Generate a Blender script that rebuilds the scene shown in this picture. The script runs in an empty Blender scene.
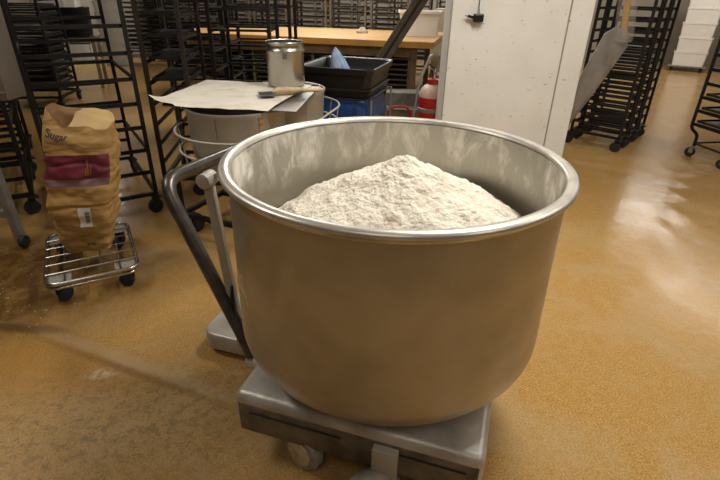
import bpy, bmesh, math, random
from mathutils import Vector, Matrix, noise
random.seed(7)
sc = bpy.context.scene
COL = sc.collection
PI = math.pi

# ------------------------------------------------------------------ materials
def mat(name, col, rough=0.5, metal=0.0, var=0.0, scale=6.0, col2=None, bump=0.0, bscale=None,
        stretch=(1, 1, 1), alpha=1.0, spec=0.5, trans=0.0, lo=0.35, hi=0.7, rvar=0.0):
    m = bpy.data.materials.new(name); m.use_nodes = True
    nt = m.node_tree; N = nt.nodes; L = nt.links
    b = N['Principled BSDF']
    b.inputs['Base Color'].default_value = (*col, 1)
    b.inputs['Roughness'].default_value = rough
    b.inputs['Metallic'].default_value = metal
    b.inputs['Specular IOR Level'].default_value = spec
    b.inputs['Alpha'].default_value = alpha
    b.inputs['Transmission Weight'].default_value = trans
    if var or col2 or bump or rvar:
        tc = N.new('ShaderNodeTexCoord'); mp = N.new('ShaderNodeMapping')
        mp.inputs['Scale'].default_value = stretch
        L.new(tc.outputs['Object'], mp.inputs['Vector'])
        nz = N.new('ShaderNodeTexNoise'); nz.inputs['Scale'].default_value = scale
        nz.inputs['Detail'].default_value = 6
        L.new(mp.outputs['Vector'], nz.inputs['Vector'])
        if var or col2:
            cr = N.new('ShaderNodeValToRGB')
            c2 = col2 or tuple(c * (1 - var) for c in col)
            cr.color_ramp.elements[0].position = lo; cr.color_ramp.elements[0].color = (*c2, 1)
            cr.color_ramp.elements[1].position = hi; cr.color_ramp.elements[1].color = (*col, 1)
            L.new(nz.outputs['Fac'], cr.inputs['Fac']); L.new(cr.outputs['Color'], b.inputs['Base Color'])
        if rvar:
            mr = N.new('ShaderNodeMapRange')
            mr.inputs['To Min'].default_value = rough - rvar; mr.inputs['To Max'].default_value = rough + rvar
            L.new(nz.outputs['Fac'], mr.inputs['Value']); L.new(mr.outputs['Result'], b.inputs['Roughness'])
        if bump:
            nb = N.new('ShaderNodeTexNoise'); nb.inputs['Scale'].default_value = bscale or scale * 3
            nb.inputs['Detail'].default_value = 5
            L.new(mp.outputs['Vector'], nb.inputs['Vector'])
            bp = N.new('ShaderNodeBump'); bp.inputs['Strength'].default_value = bump
            bp.inputs['Distance'].default_value = 0.02
            L.new(nb.outputs['Fac'], bp.inputs['Height']); L.new(bp.outputs['Normal'], b.inputs['Normal'])
    return m

M = {}
M['black_steel'] = mat('black_steel', (.016, .013, .011), .5, .3, var=.5, scale=9)
M['brown_steel'] = mat('brown_steel', (.035, .022, .015), .55, .3, var=.5, scale=9)
M['grey_steel'] = mat('grey_steel', (.30, .28, .24), .5, .5, var=.4, scale=9)
M['rubber'] = mat('rubber', (.012, .012, .013), .65)
M['fork'] = mat('fork', (.04, .04, .04), .5, .6)
M['stainless'] = mat('stainless', (.50, .47, .42), .30, 1.0, var=.18, scale=8, stretch=(1, 1, .3), rvar=.08)
M['chrome'] = mat('chrome', (.62, .60, .55), .25, 1.0, var=.25, scale=14)
M['galv'] = mat('galvanised', (.36, .345, .32), .5, .6, var=.3, scale=12)
M['machine'] = mat('machine_panel', (.24, .205, .16), .45, .5, var=.12, scale=5)
M['cast'] = mat('painted_chassis', (.56, .53, .48), .42, .35, col2=(.34, .31, .26), scale=7, lo=.3, hi=.62, bump=.12, bscale=30)
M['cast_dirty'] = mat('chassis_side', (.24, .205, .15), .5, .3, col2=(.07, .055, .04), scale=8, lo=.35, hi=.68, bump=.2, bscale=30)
M['guard'] = mat('guard_paint', (.40, .37, .31), .6, .1, col2=(.22, .19, .145), scale=14, bump=.2, bscale=40)
M['beige'] = mat('beige_post', (.46, .42, .34), .5, .1, var=.2, scale=12)
M['handle'] = mat('worn_handle', (.05, .044, .038), .32, .6, col2=(.15, .135, .115), scale=14, lo=.22, hi=.72)
M['white_plastic'] = mat('white_plastic', (.86, .83, .77), .45, var=.08, scale=3)
M['step_grey'] = mat('step_grey', (.22, .20, .165), .6, var=.5, scale=12)
M['grey_plastic'] = mat('grey_plastic', (.55, .53, .47), .5, var=.2, scale=6)
M['black_plastic'] = mat('black_plastic', (.012, .012, .013), .32, var=.3, scale=10)
M['blue_bag'] = mat('blue_bag', (.02, .075, .26), .28, var=.5, scale=9, bump=.9, bscale=9)
M['pale_blue_bag'] = mat('pale_blue_bag', (.58, .69, .88), .3, col2=(.22, .37, .68), scale=12, bump=.6, bscale=14)
M['wood'] = mat('bench_wood', (.60, .40, .19), .5, col2=(.44, .25, .09), scale=5, stretch=(.4, 3, 3))
M['wood_edge'] = mat('bench_wood_edge', (.50, .26, .06), .5, var=.25, scale=6)
M['wood_dark'] = mat('stand_wood', (.22, .155, .085), .6, var=.4, scale=8)
M['handle_wood'] = mat('handle_wood', (.42, .28, .13), .55, col2=(.62, .52, .36), scale=20)
M['red'] = mat('extinguisher_red', (.42, .018, .010), .35, var=.1, scale=5)
M['red_sheen'] = mat('extinguisher_sheen', (.58, .44, .36), .5, col2=(.45, .10, .06), scale=7, lo=.3, hi=.55)  # whitish sheen of the shoulder put into its base colour
M['paper'] = mat('baking_paper', (.74, .69, .58), .7, col2=(.58, .52, .42), scale=7, lo=.28, hi=.5, bump=.25, bscale=8)
M['tray'] = mat('tray_metal', (.26, .24, .21), .45, .7, var=.3, scale=10)
M['dark_tray'] = mat('dark_tray', (.05, .038, .028), .55, .4, var=.4, scale=10)
M['tub'] = mat('tub_steel', (.47, .44, .38), .42, .45, col2=(.36, .33, .28), scale=5, rvar=.06)
M['far_tray'] = mat('far_tray', (.16, .125, .085), .5, .3, var=.5, scale=10)
M['dark_bar'] = mat('dark_bar', (.14, .118, .085), .55, .2, var=.4, scale=10)
M['wall'] = mat('wall_paint', (.34, .31, .26), .6, var=.12, scale=2)
M['wall_dark'] = mat('rear_wall', (.22, .19, .15), .7, var=.15, scale=2)
M['cupboard'] = mat('cupboard_paint', (.55, .48, .35), .5, var=.1, scale=3)
M['ceiling'] = mat('ceiling_paint', (.55, .50, .42), .8)
M['dough'] = mat('cloth_lump', (.55, .47, .33), .8, var=.4, scale=20)
M['yellow'] = mat('yellow_core', (.55, .30, .03), .45)
M['plastic_sleeve'] = mat('clear_sleeve', (.62, .58, .50), .30, alpha=.20, var=.2, scale=14, bump=.5, bscale=25)
M['plastic_blade'] = mat('wrapped_blade', (.36, .33, .285), .35, .2, col2=(.24, .22, .19), scale=10, bump=.5, bscale=18, stretch=(1, 1, .5))
M['blue_wheel'] = mat('blue_wheel', (.01, .022, .05), .5)
M['ink'] = mat('ink', (.03, .022, .03), .7)
M['gold_ink'] = mat('gold_ink', (.30, .12, .05), .6)
M['label_white'] = mat('label_white', (.66, .62, .56), .6, var=.08, scale=20)
M['kraft'] = mat('kraft_paper', (.47, .285, .095), .62, col2=(.33, .185, .055), scale=6, lo=.3, hi=.65, bump=.9, bscale=8, stretch=(1, 1, 2.2))
M['kraft_fold'] = mat('kraft_fold', (.52, .35, .14), .65, var=.2, scale=6, bump=.4, bscale=9)
M['kraft_in'] = mat('kraft_inside', (.24, .125, .045), .75, var=.3, scale=9)
M['maroon'] = mat('maroon_band', (.17, .020, .040), .5, var=.3, scale=7, bump=.5, bscale=9)
M['lavender'] = mat('lavender_band', (.26, .15, .16), .55, var=.25, scale=7, bump=.5, bscale=9)
M['flour_edge'] = mat('flour_dust', (.75, .70, .60), .9)
M['floor_dolly_pad'] = mat('dolly_pad', (.42, .40, .35), .5, .4, col2=(.25, .23, .19), scale=60)

def pillar_mat():
    m = mat('pillar_panel', (.78, .76, .70), .5, col2=(.71, .685, .62), scale=2.2, lo=.3, hi=.6)
    nt = m.node_tree; N = nt.nodes; L = nt.links; b = N['Principled BSDF']
    old = b.inputs['Base Color'].links[0].from_socket
    tc = N.new('ShaderNodeTexCoord'); mp = N.new('ShaderNodeMapping'); mp.inputs['Scale'].default_value = (7, 7, 12)
    L.new(tc.outputs['Object'], mp.inputs['Vector'])
    nz = N.new('ShaderNodeTexNoise'); nz.inputs['Scale'].default_value = 3; nz.inputs['Detail'].default_value = 8
    L.new(mp.outputs['Vector'], nz.inputs['Vector'])
    cr = N.new('ShaderNodeValToRGB'); e = cr.color_ramp.elements
    e[0].position = .66; e[0].color = (0, 0, 0, 1); e[1].position = .74; e[1].color = (1, 1, 1, 1)
    L.new(nz.outputs['Fac'], cr.inputs['Fac'])
    mx = N.new('ShaderNodeMix'); mx.data_type = 'RGBA'
    L.new(cr.outputs['Color'], mx.inputs[0]); L.new(old, mx.inputs[6]); mx.inputs[7].default_value = (.40, .31, .17, 1)
    L.new(mx.outputs[2], b.inputs['Base Color'])
    return m
M['pillar'] = pillar_mat()
M['pillar_seam'] = mat('pillar_seam', (.30, .27, .21), .6)

def floor_mat():
    m = bpy.data.materials.new('epoxy_floor'); m.use_nodes = True
    nt = m.node_tree; N = nt.nodes; L = nt.links; b = N['Principled BSDF']
    tc = N.new('ShaderNodeTexCoord')
    def nz(scale, det=5, rough=.6, dist=0):
        n = N.new('ShaderNodeTexNoise'); n.inputs['Scale'].default_value = scale; n.inputs['Detail'].default_value = det
        n.inputs['Roughness'].default_value = rough; n.inputs['Distortion'].default_value = dist
        L.new(tc.outputs['Object'], n.inputs['Vector']); return n.outputs['Fac']
    def ramp(src, stops):
        r = N.new('ShaderNodeValToRGB'); e = r.color_ramp.elements
        while len(e) < len(stops): e.new(.5)
        for x, (p, c) in zip(e, stops): x.position = p; x.color = (*c, 1) if len(c) == 3 else c
        L.new(src, r.inputs['Fac']); return r.outputs['Color']
    def mix(f, a, c, mode='MIX'):
        x = N.new('ShaderNodeMix'); x.data_type = 'RGBA'; x.blend_type = mode
        if isinstance(f, float): x.inputs[0].default_value = f
        else: L.new(f, x.inputs[0])
        for k, v in ((6, a), (7, c)):
            if isinstance(v, tuple): x.inputs[k].default_value = (*v, 1)
            else: L.new(v, x.inputs[k])
        return x.outputs[2]
    def math_(op, a, c=None, clamp=False):
        x = N.new('ShaderNodeMath'); x.operation = op; x.use_clamp = clamp
        for k, v in ((0, a), (1, c)):
            if v is None: continue
            if isinstance(v, (int, float)): x.inputs[k].default_value = v
            else: L.new(v, x.inputs[k])
        return x.outputs[0]
    def blob(cx, cy, rx, ry, rot=0.0, soft=.5):      # soft elliptical stain on the floor, 1 inside
        mp = N.new('ShaderNodeMapping'); mp.vector_type = 'TEXTURE'
        mp.inputs['Location'].default_value = (cx, cy, 0); mp.inputs['Rotation'].default_value = (0, 0, rot)
        mp.inputs['Scale'].default_value = (rx, ry, 1000)
        L.new(tc.outputs['Object'], mp.inputs['Vector'])
        ln = N.new('ShaderNodeVectorMath'); ln.operation = 'LENGTH'; L.new(mp.outputs['Vector'], ln.inputs[0])
        mr = N.new('ShaderNodeMapRange'); mr.interpolation_type = 'SMOOTHSTEP'
        mr.inputs['From Min'].default_value = 1 + soft; mr.inputs['From Max'].default_value = 1 - soft
        L.new(ln.outputs['Value'], mr.inputs['Value']); return mr.outputs['Result']
    fine = nz(125, 4, .75); mid = nz(26, 5, .65); big = nz(1.1, 4, .55, .4); patch = nz(5.5, 7, .72, .5)
    base = ramp(fine, [(.34, (.20, .104, .022)), (.49, (.41, .242, .068)), (.64, (.58, .385, .16))])
    base = mix(.30, base, ramp(mid, [(.35, (.26, .128, .03)), (.6, (.44, .24, .07))]))
    base = mix(ramp(big, [(.35, (.0, .0, .0)), (.7, (.34, .34, .34))]), base, (.40, .23, .085))
    # pale mopped film, drips and traffic wear
    film = ramp(nz(2.3, 8, .7, .8), [(.46, (0, 0, 0)), (.70, (.6, .6, .6))])
    base = mix(film, base, (.42, .315, .175))
    # dark wet corner at the left
    wet = blob(-2.2, 2.3, .95, .62, .3, .5)
    wet = math_('MULTIPLY', wet, math_('ADD', math_('MULTIPLY', patch, 2.2), -.2), True)
    base = mix(math_('MULTIPLY', wet, .92), base, (.085, .038, .008))
    base = mix(math_('MULTIPLY', blob(-1.72, 1.925, .22, .035, -.08, .6), .8), base, (.07, .04, .014))
    # scuffed patch in front, scattered dark specks
    base = mix(math_('MULTIPLY', math_('MULTIPLY', blob(-1.45, 1.62, .50, .17, -.2, .7), patch), .9), base, (.33, .155, .025))
    sc1 = blob(-.98, 1.34, .62, .26, .15, .8)
    sp = ramp(nz(24, 9, .8, .2), [(.49, (0, 0, 0)), (.57, (1, 1, 1))])
    base = mix(math_('MULTIPLY', math_('MULTIPLY', sc1, sp), .65), base, (.075, .048, .022))
    base = mix(math_('MULTIPLY', math_('MULTIPLY', sc1, patch), .8), base, (.34, .25, .14))
    # long pale wheel streak
    st = blob(-1.05, 1.695, .50, .036, -.38, .7)
    base = mix(math_('MULTIPLY', math_('MULTIPLY', st, math_('ADD', math_('MULTIPLY', patch, 2.4), -.6, True)), .6), base, (.44, .35, .22))
    st2 = blob(-1.05, 1.645, .50, .018, -.38, .8)
    base = mix(math_('MULTIPLY', st2, .55), base, (.19, .10, .03))
    st3 = blob(-1.15, 1.615, .055, .03, .1, .8)
    base = mix(math_('MULTIPLY', math_('MULTIPLY', st3, math_('ADD', math_('MULTIPLY', nz(38, 4), 4.0), -1.6, True)), .8), base, (.60, .52, .38))
    # flour crumbs near the dolly
    cr = N.new('ShaderNodeTexVoronoi'); cr.inputs['Scale'].default_value = 34; L.new(tc.outputs['Object'], cr.inputs['Vector'])
    dots = ramp(cr.outputs['Distance'], [(.10, (1, 1, 1)), (.17, (0, 0, 0))])
    cm = blob(-1.95, 2.2, .45, .35, .2, .6)
    keep = ramp(nz(11, 2), [(.5, (0, 0, 0)), (.56, (1, 1, 1))])
    base = mix(math_('MULTIPLY', math_('MULTIPLY', dots, cm), math_('MULTIPLY', keep, .8)), base, (.62, .54, .40))
    L.new(base, b.inputs['Base Color'])
    ro = N.new('ShaderNodeMapRange'); ro.inputs['From Min'].default_value = .3; ro.inputs['From Max'].default_value = .7
    ro.inputs['To Min'].default_value = .13; ro.inputs['To Max'].default_value = .26
    L.new(nz(3.2, 6, .65, .5), ro.inputs['Value']); L.new(ro.outputs['Result'], b.inputs['Roughness'])
    b.inputs['Specular IOR Level'].default_value = .5
    bp = N.new('ShaderNodeBump'); bp.inputs['Strength'].default_value = .22; bp.inputs['Distance'].default_value = .01
    L.new(math_('ADD', math_('MULTIPLY', nz(9, 4), 1.0), math_('MULTIPLY', nz(60, 3), .25)), bp.inputs['Height'])
    L.new(bp.outputs['Normal'], b.inputs['Normal'])
    return m
M['floor'] = floor_mat()

def bowl_mats():
    o = bpy.data.materials.new('bowl_outer_steel'); o.use_nodes = True
    nt = o.node_tree; N = nt.nodes; L = nt.links; b = N['Principled BSDF']
    tc = N.new('ShaderNodeTexCoord'); mp = N.new('ShaderNodeMapping'); mp.inputs['Scale'].default_value = (2.5, 2.5, 22)
    L.new(tc.outputs['Object'], mp.inputs['Vector'])
    n1 = N.new('ShaderNodeTexNoise'); n1.inputs['Scale'].default_value = 3; n1.inputs['Detail'].default_value = 7
    L.new(mp.outputs['Vector'], n1.inputs['Vector'])
    n2 = N.new('ShaderNodeTexNoise'); n2.inputs['Scale'].default_value = 5; n2.inputs['Detail'].default_value = 8; n2.inputs['Distortion'].default_value = .6
    L.new(tc.outputs['Object'], n2.inputs['Vector'])
    c = N.new('ShaderNodeValToRGB'); e = c.color_ramp.elements
    e[0].position = .3; e[0].color = (.40, .375, .325, 1); e[1].position = .7; e[1].color = (.53, .50, .445, 1)
    L.new(n2.outputs['Fac'], c.inputs['Fac']); L.new(c.outputs['Color'], b.inputs['Base Color'])
    b.inputs['Metallic'].default_value = .95
    r = N.new('ShaderNodeMapRange'); r.inputs['To Min'].default_value = .34; r.inputs['To Max'].default_value = .5
    L.new(n1.outputs['Fac'], r.inputs['Value']); L.new(r.outputs['Result'], b.inputs['Roughness'])
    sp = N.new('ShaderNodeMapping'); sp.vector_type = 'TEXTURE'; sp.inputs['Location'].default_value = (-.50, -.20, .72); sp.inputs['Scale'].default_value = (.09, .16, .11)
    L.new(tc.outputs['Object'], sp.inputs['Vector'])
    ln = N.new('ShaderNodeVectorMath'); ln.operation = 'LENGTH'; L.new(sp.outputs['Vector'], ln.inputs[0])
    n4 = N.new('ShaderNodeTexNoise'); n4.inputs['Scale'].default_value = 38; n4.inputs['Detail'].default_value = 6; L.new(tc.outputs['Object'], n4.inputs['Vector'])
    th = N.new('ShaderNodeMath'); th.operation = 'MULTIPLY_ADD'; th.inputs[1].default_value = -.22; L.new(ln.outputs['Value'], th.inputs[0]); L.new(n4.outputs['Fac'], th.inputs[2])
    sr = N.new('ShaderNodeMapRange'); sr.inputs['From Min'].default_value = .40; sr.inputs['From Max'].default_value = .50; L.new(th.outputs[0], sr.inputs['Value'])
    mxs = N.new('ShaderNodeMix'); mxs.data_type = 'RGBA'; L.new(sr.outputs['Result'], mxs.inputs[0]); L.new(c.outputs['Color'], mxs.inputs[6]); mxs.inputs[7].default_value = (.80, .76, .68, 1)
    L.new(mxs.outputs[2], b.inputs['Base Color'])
    bp = N.new('ShaderNodeBump'); bp.inputs['Strength'].default_value = .05; bp.inputs['Distance'].default_value = .01
    L.new(n1.outputs['Fac'], bp.inputs['Height']); L.new(bp.outputs['Normal'], b.inputs['Normal'])
    i = bpy.data.materials.new('bowl_inner_dusted'); i.use_nodes = True
    nt = i.node_tree; N = nt.nodes; L = nt.links; b = N['Principled BSDF']
    tc = N.new('ShaderNodeTexCoord'); sx = N.new('ShaderNodeSeparateXYZ'); L.new(tc.outputs['Object'], sx.inputs[0])
    mp = N.new('ShaderNodeMapping'); mp.inputs['Scale'].default_value = (6, 6, 3.2); mp.inputs['Rotation'].default_value = (.35, .35, .3)
    L.new(tc.outputs['Object'], mp.inputs['Vector'])
    n1 = N.new('ShaderNodeTexNoise'); n1.inputs['Scale'].default_value = 1.9; n1.inputs['Detail'].default_value = 10; n1.inputs['Roughness'].default_value = .66; n1.inputs['Distortion'].default_value = .5
    L.new(mp.outputs['Vector'], n1.inputs['Vector'])
    hz = N.new('ShaderNodeMapRange'); hz.inputs['From Min'].default_value = .83; hz.inputs['From Max'].default_value = .93; hz.clamp = True
    n3 = N.new('ShaderNodeTexNoise'); n3.inputs['Scale'].default_value = 4; n3.inputs['Detail'].default_value = 3
    L.new(tc.outputs['Object'], n3.inputs['Vector'])
    a = N.new('ShaderNodeMath'); a.operation = 'MULTIPLY_ADD'; a.inputs[1].default_value = .16; L.new(n3.outputs['Fac'], a.inputs[0]); L.new(sx.outputs['Z'], a.inputs[2])
    sb = N.new('ShaderNodeMath'); sb.operation = 'SUBTRACT'; sb.inputs[1].default_value = .08; L.new(a.outputs[0], sb.inputs[0])
    L.new(sb.outputs[0], hz.inputs['Value'])
    c = N.new('ShaderNodeValToRGB'); e = c.color_ramp.elements
    e[0].position = .47; e[0].color = (0, 0, 0, 1); e[1].position = .66; e[1].color = (1, 1, 1, 1)
    L.new(n1.outputs['Fac'], c.inputs['Fac'])
    m1 = N.new('ShaderNodeMath'); m1.operation = 'MULTIPLY'; L.new(c.outputs['Color'], m1.inputs[0]); L.new(hz.outputs['Result'], m1.inputs[1])
    # thin haze of flour all over upper wall
    m2 = N.new('ShaderNodeMath'); m2.operation = 'MULTIPLY_ADD'; m2.inputs[1].default_value = .22; L.new(hz.outputs['Result'], m2.inputs[0])
    m3 = N.new('ShaderNodeMath'); m3.operation = 'MULTIPLY'; m3.inputs[1].default_value = .95; L.new(m1.outputs[0], m3.inputs[0])
    L.new(m3.outputs[0], m2.inputs[2])
    cx = N.new('ShaderNodeMix'); cx.data_type = 'RGBA'; L.new(m2.outputs[0], cx.inputs[0])
    cx.inputs[6].default_value = (.33, .31, .265, 1); cx.inputs[7].default_value = (.78, .74, .66, 1)
    L.new(cx.outputs[2], b.inputs['Base Color'])
    im = N.new('ShaderNodeMath'); im.operation = 'SUBTRACT'; im.inputs[0].default_value = .9; L.new(m2.outputs[0], im.inputs[1]); im.use_clamp = True
    L.new(im.outputs[0], b.inputs['Metallic'])
    rr = N.new('ShaderNodeMapRange'); rr.inputs['To Min'].default_value = .36; rr.inputs['To Max'].default_value = .8
    L.new(m2.outputs[0], rr.inputs['Value']); L.new(rr.outputs['Result'], b.inputs['Roughness'])
    return o, i
M['bowl_out'], M['bowl_in'] = bowl_mats()
M['rim'] = mat('bowl_rim', (.50, .48, .43), .38, .75, col2=(.72, .68, .60), scale=9, lo=.4, hi=.62, rvar=.08)
M['flour'] = mat('flour', (.86, .80, .68), .95, col2=(.74, .66, .53), scale=14, lo=.32, hi=.55, bump=.9, bscale=55, spec=.1)

# ------------------------------------------------------------------ mesh helpers
class MB:
    def __init__(s): s.v = []; s.f = []; s.mi = []; s.cur = 0
    def add(s, vs, fs):
        k = len(s.v); s.v += [tuple(v) for v in vs]; s.f += [tuple(i + k for i in f) for f in fs]; s.mi += [s.cur] * len(fs); return s
    def box(s, c, size, X=(1, 0, 0), Y=(0, 1, 0), Z=(0, 0, 1)):
        c, X, Y, Z = Vector(c), Vector(X), Vector(Y), Vector(Z); a, b, d = (q / 2 for q in size)
        vs = [c + X * (a * i) + Y * (b * j) + Z * (d * k) for k in (-1, 1) for j in (-1, 1) for i in (-1, 1)]
        return s.add(vs, [(0, 2, 3, 1), (4, 5, 7, 6), (0, 1, 5, 4), (2, 6, 7, 3), (0, 4, 6, 2), (1, 3, 7, 5)])
    def beam(s, p, q, w, h=None, up=(0, 0, 1)):
        p, q = Vector(p), Vector(q); d = (q - p); l = d.length; d /= l
        u = Vector(up)
        if abs(d.dot(u)) > .98: u = Vector((1, 0, 0))
        sd = d.cross(u).normalized(); uu = sd.cross(d)
        return s.box((p + q) / 2, (w, l, h or w), sd, d, uu)
    def tube(s, pts, r, n=8, closed=False, cap=True):
        pts = [Vector(p) for p in pts]; m = len(pts); rings = []
        rr = r if isinstance(r, (list, tuple)) else [r] * m
        prev = None
        for i, p in enumerate(pts):
            a = pts[(i - 1) % m] if (closed or i > 0) else p; b = pts[(i + 1) % m] if (closed or i < m - 1) else p
            t = (b - a).normalized()
            if prev is None:
                u = Vector((0, 0, 1)) if abs(t.z) < .9 else Vector((1, 0, 0))
            else: u = prev
            u = (u - t * u.dot(t)).normalized(); prev = u; w = t.cross(u)
            rings.append([p + (u * math.cos(2 * PI * k / n) + w * math.sin(2 * PI * k / n)) * rr[i] for k in range(n)])
        vs = [v for g in rings for v in g]; fs = []
        for i in range(m if closed else m - 1):
            j = (i + 1) % m
            for k in range(n):
                fs.append((i * n + k, i * n + (k + 1) % n, j * n + (k + 1) % n, j * n + k))
        if cap and not closed:
            fs.append(tuple(range(n - 1, -1, -1))); fs.append(tuple((m - 1) * n + k for k in range(n)))
        return s.add(vs, fs)
    def lathe(s, prof, c=(0, 0, 0), n=32, axis='z', cap0=False, cap1=False, sx=1, sy=1):
        vs = []
        for r, z in prof:
            for k in range(n):
                a = 2 * PI * k / n; p = (r * math.cos(a) * sx, r * math.sin(a) * sy, z)
                if axis == 'x': p = (p[2], p[0], p[1])
                if axis == 'y': p = (p[0], p[2], p[1])
                vs.append((p[0] + c[0], p[1] + c[1], p[2] + c[2]))
        fs = []
        for i in range(len(prof) - 1):
            for k in range(n):
                fs.append((i * n + k, i * n + (k + 1) % n, (i + 1) * n + (k + 1) % n, (i + 1) * n + k))
        if cap0: fs.append(tuple(range(n - 1, -1, -1)))
        if cap1: fs.append(tuple((len(prof) - 1) * n + k for k in range(n)))
        return s.add(vs, fs)
    def mesh(s, name, mats, smooth=None, bevel=0, seg=2, recalc=True):
        me = bpy.data.meshes.new(name); me.from_pydata(s.v, [], s.f)
        for m in (mats if isinstance(mats, (list, tuple)) else [mats]): me.materials.append(M[m] if isinstance(m, str) else m)
        me.polygons.foreach_set('material_index', s.mi)
        bm = bmesh.new(); bm.from_mesh(me)
        if recalc: bmesh.ops.recalc_face_normals(bm, faces=bm.faces)
        if bevel:
            bmesh.ops.bevel(bm, geom=[e for e in bm.edges if len(e.link_faces) == 2 and e.calc_face_angle(0) > .5], offset=bevel, segments=seg, affect='EDGES', profile=.5)
        bm.to_mesh(me); bm.free()
        if smooth is not None:
            me.polygons.foreach_set('use_smooth', [True] * len(me.polygons))
            if smooth < 3: me.set_sharp_from_angle(angle=smooth)
        return me

def link(name, me, parent=None, loc=(0, 0, 0), rot=(0, 0, 0)):
    o = bpy.data.objects.new(name, me); COL.objects.link(o); o.location = loc; o.rotation_euler = rot
    if parent: o.parent = parent
    return o
def tag(o, label, cat, group=None, kind=None):
    o['label'] = label; o['category'] = cat
    if group: o['group'] = group
    if kind: o['kind'] = kind
    return o
def thing(name, label, cat, loc=(0, 0, 0), rz=0.0, group=None):
    o = link(name, None, None, loc, (0, 0, rz)); return tag(o, label, cat, group)
def struct(name, me, loc=(0, 0, 0), rot=(0, 0, 0)):
    o = link(name, me, None, loc, rot); o['kind'] = 'structure'; return o
def copy_tree(o, parent=None):
    c = o.copy(); COL.objects.link(c)
    if parent: c.parent = parent
    for ch in list(o.children): copy_tree(ch, c)
    return c
def arc(c, r, a0, a1, n, U=(1, 0, 0), V=(0, 1, 0)):
    c, U, V = Vector(c), Vector(U), Vector(V)
    return [c + U * (r * math.cos(a0 + (a1 - a0) * k / n)) + V * (r * math.sin(a0 + (a1 - a0) * k / n)) for k in range(n + 1)]
def fillet_path(pts, r, n=6):
    pts = [Vector(p) for p in pts]; out = [pts[0]]
    for i in range(1, len(pts) - 1):
        a, b, c = pts[i - 1], pts[i], pts[i + 1]
        u = (a - b); v = (c - b); rr = min(r, u.length * .49, v.length * .49)
        p0 = b + u.normalized() * rr; p1 = b + v.normalized() * rr
        for k in range(n + 1):
            t = k / n; out.append(p0 * (1 - t) ** 2 + b * (2 * t * (1 - t)) + p1 * t * t)
    out.append(pts[-1]); return out

# ------------------------------------------------------------------ camera
R = ((.99980656, .01966833, 0.0), (.00913552, -.46438904, .88558419), (.01741796, -.88541288, -.46447889))
cam = bpy.data.cameras.new('camera'); co = bpy.data.objects.new('camera', cam); COL.objects.link(co)
mw = Matrix([[R[i][0], -R[i][1], -R[i][2]] for i in range(3)]).to_4x4(); mw.translation = (0, 0, 1.55)
co.matrix_world = mw
cam.sensor_width = 36; cam.lens = 24.0; cam.clip_start = .05; cam.clip_end = 100
sc.camera = co

# ------------------------------------------------------------------ setting
XL, XR, YB, YF, HC = -8.0, 10.2, 12.9, -2.5, 3.3
struct('floor', MB().box(((XL + XR) / 2, (YB + YF) / 2, -.05), (XR - XL + .4, YB - YF + .4, .1)).mesh('floor', 'floor'))
struct('ceiling', MB().box(((XL + XR) / 2, (YB + YF) / 2, HC + .05), (XR - XL + .4, YB - YF + .4, .1)).mesh('ceiling', 'ceiling'))
struct('wall_back', MB().box(((XL + XR) / 2, YB + .05, HC / 2), (XR - XL + .2, .1, HC)).mesh('wall_back', 'wall'))
struct('wall_front', MB().box(((XL + XR) / 2, YF - .05, HC / 2), (XR - XL + .2, .1, HC)).mesh('wall_front', 'wall_dark'))
struct('wall_left', MB().box((XL - .05, (YB + YF) / 2, HC / 2), (.1, YB - YF, HC)).mesh('wall_left', 'wall_dark'))
struct('wall_right', MB().box((XR + .05, (YB + YF) / 2, HC / 2), (.1, YB - YF, HC)).mesh('wall_right', 'wall'))
# white panelled pillar with a seam
pl = struct('pillar', MB().box((1.335, 4.68, HC / 2), (1.205, .36, HC)).mesh('pillar', 'pillar', bevel=.008))
sm = link('seam', MB().box((1.738, 4.498, HC / 2), (.012, .006, HC)).mesh('seam', 'pillar_seam'), pl)
sm = link('edge_strip', MB().box((.738, 4.497, HC / 2), (.010, .006, HC)).mesh('edge_strip', 'pillar_seam'), pl)

# ceiling lamps (modelled fixtures; the two behind the viewer are added fill) --------------------------------------------------
em = bpy.data.materials.new('lamp_diffuser'); em.use_nodes = True
eb = em.node_tree.nodes['Principled BSDF']; eb.inputs['Emission Color'].default_value = (1, .965, .90, 1); eb.inputs['Emission Strength'].default_value = 2.0
M['diffuser'] = em
lamp_proto = None
def lamp(x, y, power, where, rz=0.0, l=1.5, w=.34, z=HC - .02):
    global lamp_proto
    if lamp_proto is None:
        t = thing('ceiling_lamp', 'x', 'ceiling lamp', (0, 0, 0), 0, 'ceiling lamps')
        link('housing', MB().box((0, 0, -.03), (.36, 1.52, .06)).mesh('housing', 'white_plastic', bevel=.008), t)
        link('diffuser', MB().box((0, 0, -.066), (.30, 1.46, .01)).mesh('diffuser', 'diffuser'), t)
        lamp_proto = t
    else: t = copy_tree(lamp_proto)
    t.location = (x, y, HC); t.rotation_euler = (0, 0, rz); t['label'] = 'long white strip lamp on the ceiling ' + where
    ld = bpy.data.lights.new('strip_light', 'AREA'); ld.shape = 'RECTANGLE'; ld.size = w; ld.size_y = l
    ld.energy = power; ld.color = (1, .965, .90)
    lo = bpy.data.objects.new('strip_light', ld); COL.objects.link(lo); lo.location = (x, y, HC - .09); lo.rotation_euler = (0, 0, rz)
lamp(6.9, 10.5, 38, 'near the white crate stack', .55)
lamp(6.0, 7.35, 28, 'over the open floor', .55)
lamp(1.0, 2.3, 68, 'above the flour bowl', .5)
lamp(3.6, 2.2, 30, 'right of the flour bowl', .5)
lamp(-2.6, 2.0, 30, 'above the sugar bag', .5)
lamp(-.3, -.9, 9, 'behind the viewer, added fill light', .5)  # unseen lamp, added to lift the bowl front and foreground
lamp(2.6, -.6, 14, 'behind the viewer towards the right wall, added fill light', .5)  # also an unseen added lamp, fill from the viewer's side
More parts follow.
